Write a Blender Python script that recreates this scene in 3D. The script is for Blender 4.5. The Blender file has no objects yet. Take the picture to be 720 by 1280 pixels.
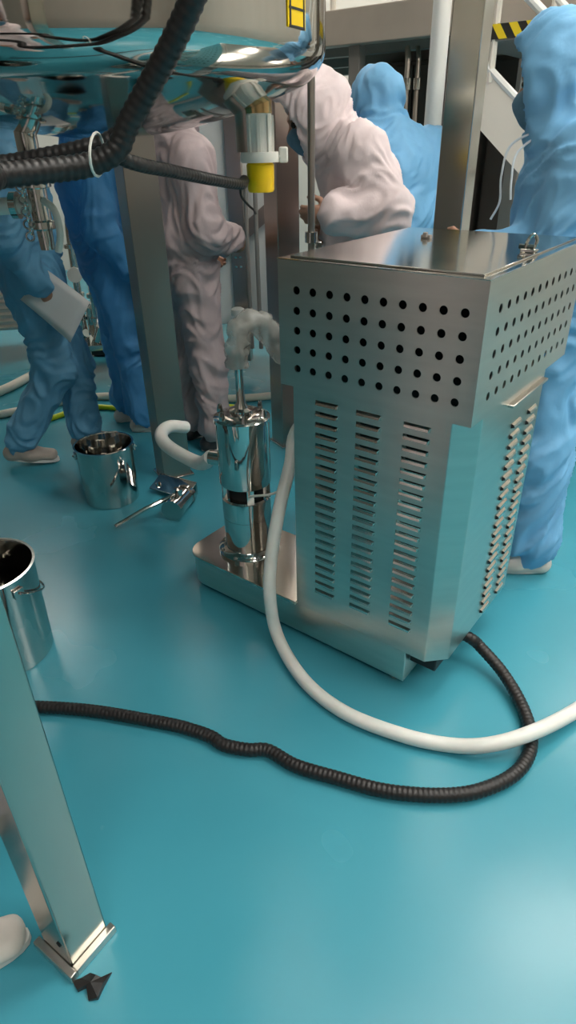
import bpy, bmesh, math, random
import numpy as np
from mathutils import Vector, Matrix, noise
random.seed(7); np.random.seed(7)
R = math.radians
PI = math.pi
scene = bpy.context.scene
COL = scene.collection

# ------------------------------------------------------------------ camera
CAM_H = 1.45
F_PX, PITCH, ROLL = 791.0, 0.53227, -0.02386
_fw = Vector((0, math.cos(PITCH), -math.sin(PITCH)))
_up0 = Vector((0, math.sin(PITCH), math.cos(PITCH)))
_rt0 = Vector((1, 0, 0))
_rt = math.cos(ROLL) * _rt0 + math.sin(ROLL) * _up0
_up = -math.sin(ROLL) * _rt0 + math.cos(ROLL) * _up0
cam_d = bpy.data.cameras.new('camera')
cam_d.sensor_fit = 'VERTICAL'; cam_d.sensor_height = 36.0
cam_d.lens = F_PX / 1280.0 * 36.0
cam_d.clip_start = 0.05
cam = bpy.data.objects.new('camera', cam_d); COL.objects.link(cam)
mw = Matrix((_rt, _up, -_fw)).transposed().to_4x4(); mw.translation = (0, 0, CAM_H)
cam.matrix_world = mw
scene.camera = cam

def at(px, py, y=None, z=None):
    """world point seen at a pixel of the 720x1280 frame at distance y or height z"""
    d = _fw + _rt * ((px - 360) / F_PX) - _up * ((py - 640) / F_PX)
    t = (z - CAM_H) / d.z if z is not None else y / d.y
    return Vector((0, 0, CAM_H)) + d * t

# ------------------------------------------------------------------ world, exposure
world = bpy.data.worlds.new('world'); scene.world = world; world.use_nodes = True
world.node_tree.nodes['Background'].inputs[0].default_value = (0.75, 0.8, 0.85, 1)
world.node_tree.nodes['Background'].inputs[1].default_value = 0.15
vs = scene.view_settings
vs.view_transform = 'Standard'; vs.look = 'None'; vs.exposure = 1.24; vs.gamma = 1.0; vs.use_curve_mapping = False
LAMP_STRENGTH = 9.0
# ceiling lamps: x, y of each panel (height CEIL)
CEIL = 4.2
LAMPS = [(-0.2, -1.6), (2.0, -1.6), (1.1, 1.4), (2.3, 0.4), (3.9, 0.4), (2.1, 2.6), (3.9, 2.6), (3.6, 5.0), (-0.6, 5.6), (-3.4, 6.6), (0.8, 7.4), (3.6, 7.4)]  # the panel nearest the cabinet is added to brighten the staircase

# ------------------------------------------------------------------ materials
def _link(nt, a, b): nt.links.new(a, b)
def mat(name, col, rough=0.5, metal=0.0, emit=None, trans=0.0, alpha=1.0, noise_s=None, noise_a=0.0, bump=0.0, bump_s=60.0, stretch=None, sss=0.0, coat=0.0, rough_var=0.0, ior=1.45):
    m = bpy.data.materials.new(name); m.use_nodes = True
    nt = m.node_tree; b = nt.nodes['Principled BSDF']
    b.inputs['Base Color'].default_value = (*col, 1)
    b.inputs['Roughness'].default_value = rough
    b.inputs['Metallic'].default_value = metal
    b.inputs['Transmission Weight'].default_value = trans
    b.inputs['Alpha'].default_value = alpha
    b.inputs['Coat Weight'].default_value = coat
    b.inputs['IOR'].default_value = ior
    if sss: b.inputs['Subsurface Weight'].default_value = sss; b.inputs['Subsurface Radius'].default_value = (0.02, 0.01, 0.008)
    if emit:
        b.inputs['Emission Color'].default_value = (*emit[0], 1); b.inputs['Emission Strength'].default_value = emit[1]
    if noise_s or bump or rough_var:
        tc = nt.nodes.new('ShaderNodeTexCoord'); mp = nt.nodes.new('ShaderNodeMapping')
        _link(nt, tc.outputs['Object'], mp.inputs['Vector'])
        if stretch: mp.inputs['Scale'].default_value = stretch
    if noise_s:
        n = nt.nodes.new('ShaderNodeTexNoise'); n.inputs['Scale'].default_value = noise_s; n.inputs['Detail'].default_value = 4
        _link(nt, mp.outputs[0], n.inputs['Vector'])
        r = nt.nodes.new('ShaderNodeValToRGB')
        r.color_ramp.elements[0].position = 0.3; r.color_ramp.elements[1].position = 0.7
        r.color_ramp.elements[0].color = (*[max(0, c * (1 - noise_a)) for c in col], 1)
        r.color_ramp.elements[1].color = (*[min(1, c * (1 + noise_a)) for c in col], 1)
        _link(nt, n.outputs['Fac'], r.inputs[0]); _link(nt, r.outputs[0], b.inputs['Base Color'])
        if rough_var:
            mr = nt.nodes.new('ShaderNodeMapRange'); mr.inputs['To Min'].default_value = max(0.02, rough - rough_var); mr.inputs['To Max'].default_value = rough + rough_var
            _link(nt, n.outputs['Fac'], mr.inputs['Value']); _link(nt, mr.outputs[0], b.inputs['Roughness'])
    if bump:
        n2 = nt.nodes.new('ShaderNodeTexNoise'); n2.inputs['Scale'].default_value = bump_s; n2.inputs['Detail'].default_value = 3
        _link(nt, mp.outputs[0], n2.inputs['Vector'])
        bp = nt.nodes.new('ShaderNodeBump'); bp.inputs['Strength'].default_value = bump; bp.inputs['Distance'].default_value = 0.01
        _link(nt, n2.outputs['Fac'], bp.inputs['Height']); _link(nt, bp.outputs[0], b.inputs['Normal'])
    return m

M = {}
M['steel'] = mat('brushed_stainless', (0.66, 0.625, 0.57), 0.30, 1.0, noise_s=5, noise_a=0.05, rough_var=0.05, stretch=(1, 1, 8))
M['steel_lid'] = mat('satin_stainless', (0.68, 0.65, 0.60), 0.13, 1.0, noise_s=5, noise_a=0.04, rough_var=0.04)
M['mirror'] = mat('polished_stainless', (0.62, 0.61, 0.58), 0.07, 1.0, noise_s=7, noise_a=0.05, rough_var=0.03)
M['tank'] = mat('polished_tank_steel', (0.62, 0.59, 0.55), 0.06, 1.0, noise_s=3, noise_a=0.05, rough_var=0.03, bump=0.035, bump_s=5)
M['post'] = mat('satin_post_steel', (0.44, 0.385, 0.34), 0.30, 1.0, noise_s=5, noise_a=0.04, rough_var=0.02, stretch=(1, 1, 0.3))
M['postleg'] = mat('greenish_leg_steel', (0.47, 0.46, 0.41), 0.18, 1.0, noise_s=5, noise_a=0.05, rough_var=0.04, stretch=(1, 1, 0.3))
M['postbright'] = mat('bright_post_steel', (0.60, 0.58, 0.54), 0.16, 1.0, noise_s=5, noise_a=0.05, rough_var=0.04, stretch=(1, 1, 0.3))
M['dark_hole'] = mat('dark_gap', (0.012, 0.012, 0.012), 0.8)
M['black_rubber'] = mat('black_rubber', (0.020, 0.018, 0.018), 0.4, bump=0.1, bump_s=80)
M['black_plinth'] = mat('plain_black', (0.012, 0.013, 0.015), 0.5)
M['hose_white'] = mat('milky_silicone', (0.80, 0.80, 0.76), 0.32, noise_s=20, noise_a=0.04, sss=0.15)
M['hose_clear'] = mat('cloudy_plastic_film', (0.40, 0.40, 0.37), 0.22, noise_s=18, noise_a=0.2, alpha=0.5)
M['hose_yellow'] = mat('lime_yellow_hose', (0.62, 0.70, 0.01), 0.4, noise_s=10, noise_a=0.06)
M['hose_tan'] = mat('cream_hose', (0.72, 0.68, 0.58), 0.42, noise_s=10, noise_a=0.06)
M['yellow'] = mat('yellow_plastic', (0.92, 0.60, 0.002), 0.4, noise_s=15, noise_a=0.04)
M['white_plastic'] = mat('white_plastic', (0.78, 0.76, 0.70), 0.35, noise_s=15, noise_a=0.05)
M['clear_plastic'] = mat('frosted_clear_plastic', (0.80, 0.78, 0.74), 0.22, noise_s=20, noise_a=0.08, sss=0.2)
M['blue_tint'] = mat('heat_tinted_blue_steel', (0.20, 0.24, 0.46), 0.25, 1.0, noise_s=30, noise_a=0.2)
M['gold_tint'] = mat('heat_tinted_gold_steel', (0.62, 0.42, 0.20), 0.25, 1.0, noise_s=30, noise_a=0.2)
M['cream_paint'] = mat('cream_painted_steel', (0.78, 0.72, 0.63), 0.45, noise_s=4, noise_a=0.04)
M['beige_beam'] = mat('beige_beam_paint', (0.42, 0.36, 0.30), 0.5, noise_s=4, noise_a=0.06)
M['brown_panel'] = mat('dark_brown_panel', (0.060, 0.046, 0.038), 0.5, noise_s=3, noise_a=0.12)
M['grey_paint'] = mat('grey_painted_steel', (0.24, 0.22, 0.20), 0.5, noise_s=4, noise_a=0.08)
M['white_paint'] = mat('white_painted_steel', (0.80, 0.79, 0.75), 0.4, noise_s=4, noise_a=0.03)
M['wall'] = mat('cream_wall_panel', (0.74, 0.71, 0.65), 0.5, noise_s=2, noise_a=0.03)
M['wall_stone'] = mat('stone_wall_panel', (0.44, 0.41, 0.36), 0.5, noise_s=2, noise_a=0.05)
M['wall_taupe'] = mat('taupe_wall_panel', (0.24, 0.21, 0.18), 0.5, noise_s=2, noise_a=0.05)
M['ceiling'] = mat('white_ceiling_panel', (0.80, 0.80, 0.78), 0.6, noise_s=2, noise_a=0.02)
M['lamp'] = mat('lit_lamp_diffuser', (0.9, 0.9, 0.9), 0.5, emit=((1.0, 0.945, 0.865), LAMP_STRENGTH))
M['lamp_frame'] = mat('lamp_frame_white', (0.8, 0.8, 0.8), 0.4, noise_s=5, noise_a=0.02)
M['skin'] = mat('skin', (0.40, 0.22, 0.15), 0.5, noise_s=30, noise_a=0.08, sss=0.05)
M['paper'] = mat('white_paper', (0.75, 0.74, 0.74), 0.6, noise_s=8, noise_a=0.03)
M['mask'] = mat('blue_grey_face_mask', (0.10, 0.22, 0.32), 0.7, noise_s=40, noise_a=0.1)
M['shoe_white'] = mat('off_white_shoe', (0.72, 0.66, 0.60), 0.45, noise_s=20, noise_a=0.06)
M['shoe_tan'] = mat('tan_grey_shoe', (0.42, 0.36, 0.31), 0.5, noise_s=20, noise_a=0.08)
M['shoe_dark'] = mat('dark_grey_shoe', (0.05, 0.05, 0.055), 0.4, noise_s=20, noise_a=0.1)
M['sole'] = mat('white_sole', (0.74, 0.72, 0.68), 0.5, noise_s=20, noise_a=0.05)
M['cord'] = mat('pale_cord', (0.62, 0.68, 0.72), 0.6, noise_s=40, noise_a=0.05)
M['eye'] = mat('dark_eye', (0.03, 0.02, 0.015), 0.15)
def cloth(name, col):
    return mat(name, col, 0.62, noise_s=7, noise_a=0.07, bump=0.3, bump_s=22, stretch=(1, 1, 0.7))
M['blue_cloth'] = cloth('sky_blue_coverall_cloth', (0.19, 0.46, 0.74))
M['blue_dark'] = cloth('mid_blue_coverall_cloth', (0.10, 0.36, 0.70))
M['blue_teal'] = cloth('steel_blue_coverall_cloth', (0.14, 0.37, 0.57))
M['pink_cloth'] = cloth('pale_pink_coverall_cloth', (0.84, 0.70, 0.71))
M['pink_shade_cloth'] = cloth('shaded_pink_coverall_cloth', (0.50, 0.41, 0.42))  # the pale pink cloth with shade mixed into its colour

# turquoise epoxy floor with faint mottling and a few pale scuffs
def floor_mat():
    m = bpy.data.materials.new('turquoise_epoxy'); m.use_nodes = True
    nt = m.node_tree; b = nt.nodes['Principled BSDF']
    tc = nt.nodes.new('ShaderNodeTexCoord')
    n1 = nt.nodes.new('ShaderNodeTexNoise'); n1.inputs['Scale'].default_value = 1.6; n1.inputs['Detail'].default_value = 3
    nt.links.new(tc.outputs['Object'], n1.inputs['Vector'])
    r = nt.nodes.new('ShaderNodeValToRGB')
    r.color_ramp.elements[0].position = 0.3; r.color_ramp.elements[1].position = 0.7
    r.color_ramp.elements[0].color = (0.050, 0.300, 0.392, 1); r.color_ramp.elements[1].color = (0.066, 0.340, 0.437, 1)
    nt.links.new(n1.outputs['Fac'], r.inputs[0])
    n2 = nt.nodes.new('ShaderNodeTexNoise'); n2.inputs['Scale'].default_value = 9.0; n2.inputs['Detail'].default_value = 2
    nt.links.new(tc.outputs['Object'], n2.inputs['Vector'])
    r2 = nt.nodes.new('ShaderNodeValToRGB')
    r2.color_ramp.elements[0].position = 0.755; r2.color_ramp.elements[1].position = 0.80
    r2.color_ramp.elements[0].color = (0, 0, 0, 1); r2.color_ramp.elements[1].color = (0.22, 0.22, 0.22, 1)
    nt.links.new(n2.outputs['Fac'], r2.inputs[0])
    mx = nt.nodes.new('ShaderNodeMixRGB'); mx.inputs[2].default_value = (0.35, 0.55, 0.6, 1)
    nt.links.new(r2.outputs[0], mx.inputs[0]); nt.links.new(r.outputs[0], mx.inputs[1])
    nt.links.new(mx.outputs[0], b.inputs['Base Color'])
    mr = nt.nodes.new('ShaderNodeMapRange'); mr.inputs['To Min'].default_value = 0.20; mr.inputs['To Max'].default_value = 0.32
    nt.links.new(n1.outputs['Fac'], mr.inputs['Value']); nt.links.new(mr.outputs[0], b.inputs['Roughness'])
    n3 = nt.nodes.new('ShaderNodeTexNoise'); n3.inputs['Scale'].default_value = 9; n3.inputs['Detail'].default_value = 2
    nt.links.new(tc.outputs['Object'], n3.inputs['Vector'])
    bp = nt.nodes.new('ShaderNodeBump'); bp.inputs['Strength'].default_value = 0.06; bp.inputs['Distance'].default_value = 0.01
    nt.links.new(n3.outputs['Fac'], bp.inputs['Height']); nt.links.new(bp.outputs[0], b.inputs['Normal'])
    return m
M['floor'] = floor_mat()

def stripes_mat():
    m = bpy.data.materials.new('black_yellow_hazard_stripes'); m.use_nodes = True
    nt = m.node_tree; b = nt.nodes['Principled BSDF']; b.inputs['Roughness'].default_value = 0.5
    tc = nt.nodes.new('ShaderNodeTexCoord'); mp = nt.nodes.new('ShaderNodeMapping'); mp.inputs['Rotation'].default_value = (0, R(35), 0)
    w = nt.nodes.new('ShaderNodeTexWave'); w.wave_type = 'BANDS'; w.bands_direction = 'X'; w.inputs['Scale'].default_value = 5.2
    nt.links.new(tc.outputs['Object'], mp.inputs[0]); nt.links.new(mp.outputs[0], w.inputs[0])
    r = nt.nodes.new('ShaderNodeValToRGB'); r.color_ramp.interpolation = 'CONSTANT'
    r.color_ramp.elements[0].color = (0.02, 0.018, 0.015, 1); r.color_ramp.elements[1].position = 0.5; r.color_ramp.elements[1].color = (0.85, 0.62, 0.02, 1)
    nt.links.new(w.outputs[0], r.inputs[0]); nt.links.new(r.outputs[0], b.inputs['Base Color'])
    return m
M['hazard'] = stripes_mat()

# ------------------------------------------------------------------ mesh helpers
class G:
    def __init__(s): s.v = []; s.f = []; s.mi = []
    def add(s, vs, fs, mi=0):
        o = len(s.v); s.v += [tuple(v) for v in vs]; s.f += [tuple(i + o for i in f) for f in fs]; s.mi += [mi] * len(fs); return s
    def box(s, c, size, rot=None, mi=0):
        hx, hy, hz = size[0] / 2, size[1] / 2, size[2] / 2
        vs = [Vector((x, y, z)) for x in (-hx, hx) for y in (-hy, hy) for z in (-hz, hz)]
        if rot is not None: vs = [rot @ v for v in vs]
        vs = [v + Vector(c) for v in vs]
        return s.add(vs, [(0, 1, 3, 2), (4, 6, 7, 5), (0, 4, 5, 1), (2, 3, 7, 6), (0, 2, 6, 4), (1, 5, 7, 3)], mi)
    def bb(s, x0, x1, y0, y1, z0, z1, mi=0):
        return s.box(((x0 + x1) / 2, (y0 + y1) / 2, (z0 + z1) / 2), (abs(x1 - x0), abs(y1 - y0), abs(z1 - z0)), None, mi)
    def prism(s, poly, z0, z1, mi=0):
        n = len(poly)
        vs = [(x, y, z0) for x, y in poly] + [(x, y, z1) for x, y in poly]
        fs = [tuple(reversed(range(n))), tuple(range(n, 2 * n))] + [(i, (i + 1) % n, n + (i + 1) % n, n + i) for i in range(n)]
        return s.add(vs, fs, mi)
    def lathe(s, prof, c=(0, 0, 0), axis='z', seg=32, mi=0, rot=None, close=False):
        """prof: list of (radius, height)"""
        vs = []; n = len(prof)
        for k in range(seg):
            a = 2 * PI * k / seg
            for r, h in prof:
                p = Vector((r * math.cos(a), r * math.sin(a), h))
                if axis == 'x': p = Vector((p.z, p.x, p.y))
                if axis == 'y': p = Vector((p.y, p.z, p.x))
                if rot is not None: p = rot @ p
                vs.append(p + Vector(c))
        fs = []
        rng = range(n) if close else range(n - 1)
        for k in range(seg):
            k2 = (k + 1) % seg
            for i in rng:
                j = (i + 1) % n
                fs.append((k * n + i, k2 * n + i, k2 * n + j, k * n + j))
        if not close:
            if prof[0][0] > 1e-6: fs.append(tuple(k * n for k in reversed(range(seg))))
            if prof[-1][0] > 1e-6: fs.append(tuple(k * n + n - 1 for k in range(seg)))
        return s.add(vs, fs, mi)
    def tube(s, pts, r, seg=10, mi=0, caps=True, radii=None):
        pts = [Vector(p) for p in pts]; n = len(pts)
        ts = [(pts[min(i + 1, n - 1)] - pts[max(i - 1, 0)]).normalized() for i in range(n)]
        up = Vector((0, 0, 1)) if abs(ts[0].z) < 0.9 else Vector((1, 0, 0))
        nn = (up - ts[0] * up.dot(ts[0])).normalized()
        vs = []
        for i in range(n):
            nn = (nn - ts[i] * nn.dot(ts[i])).normalized(); bn = ts[i].cross(nn)
            rr = radii[i] if radii else r
            for k in range(seg):
                a = 2 * PI * k / seg
                vs.append(pts[i] + nn * (rr * math.cos(a)) + bn * (rr * math.sin(a)))
        fs = [(i * seg + k, i * seg + (k + 1) % seg, (i + 1) * seg + (k + 1) % seg, (i + 1) * seg + k) for i in range(n - 1) for k in range(seg)]
        if caps: fs += [tuple(reversed(range(seg))), tuple((n - 1) * seg + k for k in range(seg))]
        return s.add(vs, fs, mi)
    def sphere(s, c, rad, seg=16, rings=10, mi=0):
        if not hasattr(rad, '__len__'): rad = (rad,) * 3
        prof = [(math.sin(PI * i / rings), -math.cos(PI * i / rings)) for i in range(rings + 1)]
        g = G().lathe([(max(r, 1e-7), h) for r, h in prof], seg=seg)
        return s.add([(v[0] * rad[0] + c[0], v[1] * rad[1] + c[1], v[2] * rad[2] + c[2]) for v in g.v], g.f, mi)
    def obj(s, name, m, parent=None, smooth=True, bevel=0.0, loc=None, rotz=0.0, angle=35, weld=False):
        me = bpy.data.meshes.new(name); me.from_pydata(s.v, [], s.f)
        for mm in (m if isinstance(m, (list, tuple)) else [m]): me.materials.append(M[mm] if isinstance(mm, str) else mm)
        me.polygons.foreach_set('material_index', s.mi)
        bm = bmesh.new(); bm.from_mesh(me)
        if weld: bmesh.ops.remove_doubles(bm, verts=bm.verts, dist=1e-5)
        bmesh.ops.recalc_face_normals(bm, faces=bm.faces); bm.to_mesh(me); bm.free()
        if smooth:
            me.polygons.foreach_set('use_smooth', [True] * len(me.polygons)); me.set_sharp_from_angle(angle=R(angle))
        o = bpy.data.objects.new(name, me); COL.objects.link(o)
        if parent is not None: o.parent = parent
        if loc is not None: o.location = loc
        o.rotation_euler.z = rotz
        if bevel:
            b = o.modifiers.new('bevel', 'BEVEL'); b.width = bevel; b.segments = 2; b.limit_method = 'ANGLE'; b.angle_limit = R(40)
        return o

def tag(o, label=None, cat=None, group=None, kind=None):
    if label: o['label'] = label
    if cat: o['category'] = cat
    if group: o['group'] = group
    if kind: o['kind'] = kind
    return o
def empty(name, loc, rotz=0.0, label=None, cat=None, group=None):
    o = bpy.data.objects.new(name, None); COL.objects.link(o); o.location = loc; o.rotation_euler.z = rotz
    o.empty_display_size = 0.1
    return tag(o, label, cat, group)
def struct(o): o['kind'] = 'structure'; return o

def spline(ctrl, step=0.02):
    """Catmull-Rom through control points, resampled evenly"""
    P = [Vector(p) for p in ctrl]; P = [2 * P[0] - P[1]] + P + [2 * P[-1] - P[-2]]
    out = []
    for i in range(1, len(P) - 2):
        for k in range(24):
            t = k / 24; a, b, c, d = P[i - 1], P[i], P[i + 1], P[i + 2]
            out.append(0.5 * ((2 * b) + (c - a) * t + (2 * a - 5 * b + 4 * c - d) * t * t + (3 * b - a - 3 * c + d) * t ** 3))
    out.append(P[-2])
    res = [out[0]]; acc = 0.0
    for i in range(1, len(out)):
        a, b = out[i - 1], out[i]; L = (b - a).length; pos = 0.0
        if L < 1e-9: continue
        while acc + (L - pos) >= step:
            pos += step - acc; acc = 0.0; res.append(a + (b - a) * (pos / L))
        acc += L - pos
    if (res[-1] - out[-1]).length > step * 0.3: res.append(out[-1])
    return res

def hose(name, ctrl, r, m, label, cat='hose', group=None, corrugated=False, seg=12, step=0.02, flat_ends=True):
    if corrugated:
        pts = spline(ctrl, 0.0032); radii = [r * (1.0 if (i // 2) % 2 else 0.93) for i in range(len(pts))]
    else:
        pts = spline(ctrl, step); radii = None
    o = G().tube(pts, r, seg, radii=radii).obj(name, m)
    return tag(o, label, cat, group)

# ================================================================== THE SETTING
g = G().bb(-5, 5, -3, 9, -0.1, 0); struct(tag(g.obj('floor', 'floor', smooth=False), 'glossy turquoise epoxy floor'))
g = G().bb(-5, 5, -3, 9, CEIL, CEIL + 0.1); struct(g.obj('ceiling', 'ceiling', smooth=False))
g = G().bb(-5, 5, 9, 9.1, 0, CEIL); wb = struct(g.obj('wall_back', 'wall', smooth=False))
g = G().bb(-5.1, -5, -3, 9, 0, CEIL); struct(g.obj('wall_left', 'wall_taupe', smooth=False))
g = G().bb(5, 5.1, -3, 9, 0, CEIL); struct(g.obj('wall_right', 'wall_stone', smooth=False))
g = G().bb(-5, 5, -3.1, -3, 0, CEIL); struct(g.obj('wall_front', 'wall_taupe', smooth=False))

for (lx, ly) in LAMPS:
    e = empty('ceiling_lamp', (lx, ly, CEIL), 0, 'bright white rectangular lamp panel set under the ceiling', 'lamp', 'ceiling lamp panels')
    G().bb(-0.62, 0.62, -0.32, 0.32, -0.05, 0).obj('lamp_frame', 'lamp_frame', e, smooth=False)
    G().bb(-0.58, 0.58, -0.28, 0.28, -0.06, -0.05).obj('diffuser', 'lamp', e, smooth=False)

# ================================================================== MACHINE CABINET
YAW = -0.6636
MO = Vector((0.4074, 1.2902, 0))
mach = empty('homogenizer_cabinet', MO, YAW, 'stainless machine cabinet with perforated hood, louvred sides and a low rounded base', 'machine')
def mpt(x, y, z):
    c, s = math.cos(YAW), math.sin(YAW)
    return Vector((MO.x + c * x - s * y, MO.y + s * x + c * y, z))
# hood: four perforated walls, open below
HX0, HX1, HY0, HY1, HZ0, HZ1 = -0.531, 0.0, 0.0, 0.665, 0.893, 1.206
def perforated(gg, org, ux, uz, W, Hh, cols, rows, rad, th, inw):
    """wall in plane org + a*ux + b*uz with round holes at cols x rows"""
    org, ux, uz, inw = Vector(org), Vector(ux), Vector(uz), Vector(inw)
    S = 16
    xs = [0] + [(a + b) / 2 for a, b in zip(cols[:-1], cols[1:])] + [W]
    zs = [0] + [(a + b) / 2 for a, b in zip(rows[:-1], rows[1:])] + [Hh]
    for i, cx in enumerate(cols):
        for j, cz in enumerate(rows):
            x0, x1, z0, z1 = xs[i], xs[i + 1], zs[j], zs[j + 1]
            sq = []; ci = []
            for k in range(S):
                a = 2 * PI * k / S + PI / 4
                ci.append((cx + rad * math.cos(a), cz + rad * math.sin(a)))
            # square boundary: corners at k=0,4,8,12 ; interpolate between
            cor = [(x1, z1), (x0, z1), (x0, z0), (x1, z0)]
            for k in range(S):
                q, t = divmod(k, 4); a, b = cor[q], cor[(q + 1) % 4]
                sq.append((a[0] + (b[0] - a[0]) * t / 4, a[1] + (b[1] - a[1]) * t / 4))
            P = [org + ux * a + uz * b for a, b in sq] + [org + ux * a + uz * b for a, b in ci]
            P += [p + inw * th for p in P]
            fs = []
            for k in range(S):
                k2 = (k + 1) % S
                fs.append((k, k2, S + k2, S + k)); fs.append((2 * S + k, 3 * S + k, 3 * S + k2, 2 * S + k2)); fs.append((S + k, S + k2, 3 * S + k2, 3 * S + k))
            gg.add(P, fs)
gh = G()
HH = HZ1 - HZ0
rows = [0.050 + i * 0.0482 for i in range(5)]
fc = [0.056 + i * 0.0478 for i in range(10)]
sc = [0.078 + i * 0.0488 for i in range(12)]
perforated(gh, (HX0, HY0, HZ0), (1, 0, 0), (0, 0, 1), HX1 - HX0, HH, fc, rows, 0.0098, 0.002, (0, 1, 0))
perforated(gh, (HX1, HY0, HZ0), (0, 1, 0), (0, 0, 1), HY1 - HY0, HH, sc, rows, 0.0098, 0.002, (-1, 0, 0))
perforated(gh, (HX0, HY0, HZ0), (0, 1, 0), (0, 0, 1), HY1 - HY0, HH, sc, rows, 0.0098, 0.002, (1, 0, 0))
perforated(gh, (HX0, HY1, HZ0), (1, 0, 0), (0, 0, 1), HX1 - HX0, HH, fc, rows, 0.0098, 0.002, (0, -1, 0))
gh.obj('hood', 'steel', mach, smooth=False, weld=False)
G().bb(HX0 + 0.03, HX1 - 0.03, HY0 + 0.03, HY1 - 0.03, HZ0 + 0.02, HZ1 - 0.02).obj('dark_backing', 'black_plinth', mach)  # black box added inside so the holes look dark
gt = G().bb(HX0 - 0.001, HX1 + 0.001, HY0 - 0.001, HY1 + 0.001, HZ1 - 0.003, HZ1)
gt.obj('hood_top', 'steel_lid', mach, bevel=0.0012, smooth=False)
lid = G().bb(HX0 + 0.022, HX1 - 0.022, HY0 + 0.022, HY1 - 0.02, HZ1, HZ1 + 0.004).obj('lid', 'steel_lid', mach, bevel=0.0012)
# latch on the right-hand edge of the lid: bracket, hook and pin
lt = G().box((-0.045, 0.34, HZ1 + 0.008), (0.035, 0.03, 0.008)).obj('latch', 'mirror', mach, bevel=0.002)
G().tube(spline([(-0.052, 0.33, HZ1 + 0.01), (-0.05, 0.335, HZ1 + 0.03), (-0.042, 0.345, HZ1 + 0.042), (-0.034, 0.35, HZ1 + 0.03), (-0.036, 0.348, HZ1 + 0.014)], 0.004), 0.004, 8).obj('latch_hook', 'mirror', lt)
G().lathe([(0.006, -0.018), (0.006, 0.018)], (-0.05, 0.335, HZ1 + 0.016), 'x', 10).obj('latch_pin', 'mirror', lt)
# small clip at the far edge of the lid
cl = G().box((-0.36, 0.44, HZ1 + 0.008), (0.028, 0.016, 0.010)).box((-0.36, 0.432, HZ1 + 0.014), (0.012, 0.01, 0.012)).obj('lid_clip', 'grey_paint', mach, bevel=0.002)
# body with a chamfered near corner, standing on the base
BZ0, BZ1 = 0.145, HZ0 + 0.03
BX0, BX1, BY0, BY1 = -0.512, 0.0, 0.028, 0.515
CH = 0.055
poly = [(BX0, BY0), (BX1 - CH, BY0), (BX1 - 0.004, BY0 + CH - 0.004), (BX1 - 0.004, BY1), (BX0, BY1)]
G().prism(poly, BZ0, BZ1).obj('body', 'steel', mach, bevel=0.002, smooth=False)
# bent lip under the hood on the right-hand side
G().bb(BX1 - 0.02, BX1 + 0.012, 0.24, 0.50, HZ0 - 0.030, HZ0 - 0.022).obj('side_lip', 'steel', mach, bevel=0.002)
# louvres: pressed slots, one object each
def louvre_mesh(w, m1='steel', m2='dark_hole'):
    h, p = 0.013, 0.008
    vs = [(-w / 2, 0, h / 2), (w / 2, 0, h / 2), (w / 2 - 0.004, -p, -h / 2 + 0.002), (-w / 2 + 0.004, -p, -h / 2 + 0.002), (-w / 2, 0, -h / 2), (w / 2, 0, -h / 2),
          (-w / 2 + 0.004, -p * 0.8, h * 0.15), (w / 2 - 0.004, -p * 0.8, h * 0.15)]
    gg = G().add(vs, [(0, 1, 7, 6), (6, 7, 2, 3), (1, 5, 2, 7)]).add(vs, [(3, 2, 5, 4), (0, 6, 3, 4)], 1)
    return gg
lo0 = None
def louvre(x, y, z, rz, w):
    global lo0
    key = 'louvre_%d' % int(w * 1000)
    me = bpy.data.meshes.get(key)
    if me is None:
        o = louvre_mesh(w).obj('louvre', ['steel_lid', 'dark_hole'], mach, smooth=False); o.data.name = key
    else:
        o = bpy.data.objects.new('louvre', me); COL.objects.link(o); o.parent = mach
    o.location = (x, y, z); o.rotation_euler.z = rz
for cx in (-0.402, -0.276, -0.142):
    for i in range(21):
        louvre(cx, BY0 - 0.0002, 0.852 - i * 0.0308, 0, 0.072)
for cy in (0.325, 0.445):
    for i in range(21):
        louvre(BX1 - 0.0038, cy, 0.795 - i * 0.0308, PI / 2, 0.062)
# base
def rounded(x0, x1, y0, y1, r, n=8, right_r=0.004):
    pts = []
    for cx, cy, a0, rr in ((x1 - right_r, y0 + right_r, -90, right_r), (x1 - right_r, y1 - right_r, 0, right_r), (x0 + r, y1 - r, 90, r), (x0 + r, y0 + r, 180, r)):
        for k in range(n + 1):
            a = R(a0 + 90 * k / n); pts.append((cx + rr * math.cos(a), cy + rr * math.sin(a)))
    return pts
G().prism(rounded(-1.02, -0.115, 0.030, 0.345, 0.07), 0.028, 0.148).obj('base', 'steel', mach, bevel=0.004)
G().prism(rounded(-1.028, -0.515, 0.024, 0.351, 0.075), 0.138, 0.1505).obj('base_top_plate', 'steel_lid', mach, bevel=0.002)
G().bb(-0.113, -0.03, 0.055, 0.44, 0.098, 0.144).obj('underside_tray', 'black_plinth', mach, bevel=0.004)
for fx, fy in ((-0.95, 0.10), (-0.95, 0.29), (-0.165, 0.07), (-0.165, 0.30)):
    G().lathe([(0.0, 0.0), (0.022, 0.0), (0.022, 0.008), (0.008, 0.012), (0.008, 0.03)], (fx, fy, 0), seg=14).obj('levelling_foot', 'mirror', mach)
for bz in (0.05, 0.125):
    G().lathe([(0.009, 0), (0.009, 0.006), (0.004, 0.009)], (-1.02, 0.13, bz), 'x', 10, rot=Matrix.Rotation(PI, 3, 'Z')).obj('bolt', 'mirror', mach)
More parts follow.
